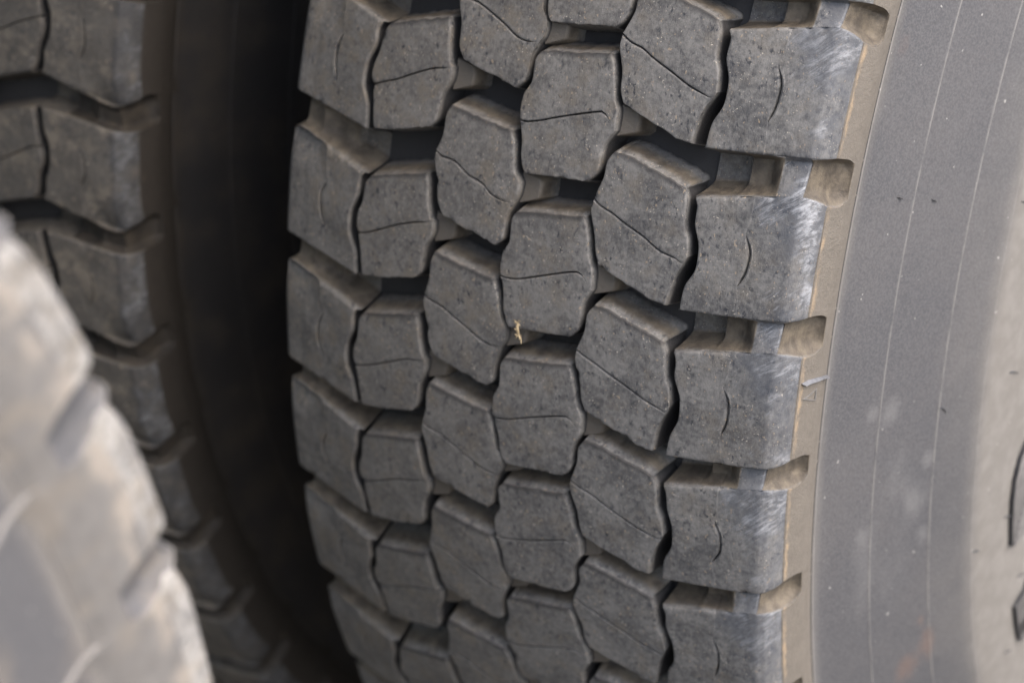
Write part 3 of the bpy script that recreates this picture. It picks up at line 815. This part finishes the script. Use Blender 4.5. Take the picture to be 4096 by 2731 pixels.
for sh in (sh1, sh2):
    V, F = letter(sh, 6)
    L_ = link('raised_letter', V, F, M_BLACK, tyre1, None, 30)
    L_.data.materials.append(M_SIDE)
    for k_, v_ in attrs(len(V), .4).items():
        a_ = L_.data.attributes.new(k_, 'FLOAT', 'POINT'); a_.data.foreach_set('value', v_[1].astype(np.float32))
    L_.data.polygons[len(L_.data.polygons) - 1].material_index = 0
    edge = [p for p in sh if p[0] > 352][:9]
    for q in range(9):                       # hatching: thin ridges running along the letter's left edge
        pts = [local_to(r - .6 - q * 1.35, th - ALPHA - .0015, 1.45) for r, th in edge if r - q * 1.35 > 340]
        if len(pts) < 3: continue
        V, F = tube('letter_hatching', pts, [.0004] * len(pts), M_BLACK, seg=5)
        link('letter_hatching', V, F, M_BLACK if q < 1 else M_HATCH, L_, None)

# wear mark: raised outline of a triangle on the buttress, with a thin rubber shaving above it
def on_but(r, th, out=0.0):
    x = np.interp(r, [473.6, 475.2, 479, 484.5, 488.6, 491, 494.6, 498.7], [136.8, 137.2, 138.5, 139.3, 139.3, 139.1, 138.6, 138.0])
    return Vector((x / 1000 + out / 1000, -r / 1000 * math.cos(th), r / 1000 * math.sin(th)))
for a, b_ in (((494.9, -.2867), (486.1, -.2826)), ((486.1, -.2826), (486.2, -.2931)), ((486.2, -.2931), (494.9, -.2867))): pass
tri = [(494.9, -.2867), (486.1, -.2822), (486.2, -.2932)]
pts = []
for i in range(3):
    for u in np.linspace(0, 1, 7)[:-1]:
        r = tri[i][0] * (1-u) + tri[(i+1) % 3][0] * u; th = tri[i][1] * (1-u) + tri[(i+1) % 3][1] * u
        pts.append((r, th))
cr = sum(p[0] for p in tri) / 3; ct = sum(p[1] for p in tri) / 3
V = []; F = []; n = len(pts)
for f, h in ((1.0, -.2), (.97, .45), (.76, .45), (.72, -.2)):
    for r, th in pts: V.append(on_but(cr + (r - cr) * f, ct + (th - ct) * f, h))
for k in range(3):
    for i in range(n): F.append((k*n + i, k*n + (i+1) % n, (k+1)*n + (i+1) % n, (k+1)*n + i))
link('wear_mark', V, F, M_SIDE, tyre1, attrs(len(V), .62), 30)

# shaving: a thin frilled flap standing off the buttress
low_e = [(496.9, -.2745), (494.9, -.2765), (492.0, -.2755), (489.0, -.2772), (486.0, -.2768), (483.5, -.2786), (481.0, -.2782), (478.5, -.2806), (475.2, -.2815), (473.7, -.282)]
up_e = [(496.9, -.2722), (495.0, -.2722), (492.8, -.2716), (490.0, -.2722), (487.2, -.2730), (484.2, -.2744), (481.3, -.2758), (478.5, -.2774), (475.3, -.2800), (473.7, -.2815)]
V = []; F = []
rr_ = random.Random(2)
for (r0, t0), (r1, t1) in zip(up_e, low_e):
    j = rr_.uniform(-.0006, .0006)
    r1 = r0 + (r1 - r0) * .6; t1 = t0 + (t1 - t0) * .6
    V += [on_but(r0, t0, .1), on_but((r0+r1)/2, (t0+t1)/2, .9), on_but(r1, t1 + j, 1.5 + rr_.uniform(-.7, .7)), on_but(r1, t1 + j, 1.0), on_but((r0+r1)/2, (t0+t1)/2, .4), on_but(r0, t0, -.4)]
for i in range(len(up_e) - 1):
    for k in range(5): F.append((i*6 + k, (i+1)*6 + k, (i+1)*6 + k + 1, i*6 + k + 1))
link('rubber_shaving', V, F, M_GREYRUB, tyre1, None, 50)

# dry straw caught on the lower edge of a middle block
sprig = []
def on_tread(x, th, out): r = face_r(x * 1000) / 1000 + out; return Vector((x, -r * math.cos(th), AXLE_Z + r * math.sin(th)))
SB = [(.0245, .0895), (.0248, .0860), (.0254, .0830), (.0262, .0812), (.0274, .0800)]
V = []; F = []
def add(pts, rad):
    a, b_ = tube('x', pts, rad, None, None, 5); k = len(V); V.extend(a); F.extend([tuple(q + k for q in f) for f in b_])
add([on_tread(x, th, .0005 + .0003 * i) for i, (x, th) in enumerate(SB)], [.0004, .0006, .0006, .0004, .0002])
add([on_tread(x + .0006, th + .0004, .0008 + .0003 * i) for i, (x, th) in enumerate(SB[:4])], [.0002, .0003, .0003, .0002])
add([on_tread(x - .0004 * i, th + .001, .0006 + .0003 * i) for i, (x, th) in enumerate(SB[1:])], [.0002, .0003, .0003, .0002])
rr_ = random.Random(9)
for q in range(16):
    i = rr_.randrange(5); x, th = SB[i]
    p = on_tread(x, th, .0005 + .0003 * i)
    d = Vector((rr_.uniform(-1, 1), -rr_.uniform(0, .5), rr_.uniform(-1, 1))) * rr_.uniform(.0013, .0028)
    add([p, p + d * .5 + Vector((0, 0, .0003)), p + d], [.00022, .00018, .0001])
o = link('straw_sprig', V, F, M_STRAW, None, None, 60)
tag(o, 'tiny frayed piece of dry yellow straw caught on a tread block edge', 'straw')

# ground under the wheels
gs = 60
V = [(-gs, -gs, 0), (gs, -gs, 0), (gs, gs, 0), (-gs, gs, 0)]
g = link('ground', V, [(0, 1, 2, 3)], M_GROUND); g['kind'] = 'structure'

# the body of the truck above the wheels: unseen, added to shade the tread from the sky
def boxes(name, lst, mat, parent=None):
    V = []; F = []
    for (x0, x1, y0, y1, z0, z1) in lst:
        b0 = len(V)
        V += [(x, y, z) for x in (x0, x1) for y in (y0, y1) for z in (z0, z1)]
        F += [tuple(b0 + q for q in f) for f in ((0,1,3,2), (4,6,7,5), (0,4,5,1), (2,3,7,6), (0,2,6,4), (1,5,7,3))]
    return link(name, V, F, mat, parent, None, 20)
blocker = bpy.data.objects.new('shade_blocker', None); scene.collection.objects.link(blocker); blocker['kind'] = 'structure'
BLOCKER = True
if BLOCKER:
    boxes('blocker_floor', [(-2.45, .10, -.78, 3.2, 1.16, 1.30), (-2.45, -.14, -2.6, -.785, 1.05, 1.30)], M_STEEL, blocker)
    boxes('blocker_side_rail', [(.08, .14, -.80, 3.2, 1.12, 1.34)], M_STEEL, blocker)
    boxes('blocker_chassis_rail', [(-.72, -.64, -3.0, 3.2, .90, 1.15)], M_STEEL, blocker)
    boxes('blocker_chassis_rail', [(-1.70, -1.62, -3.0, 3.2, .90, 1.15)], M_STEEL, blocker)
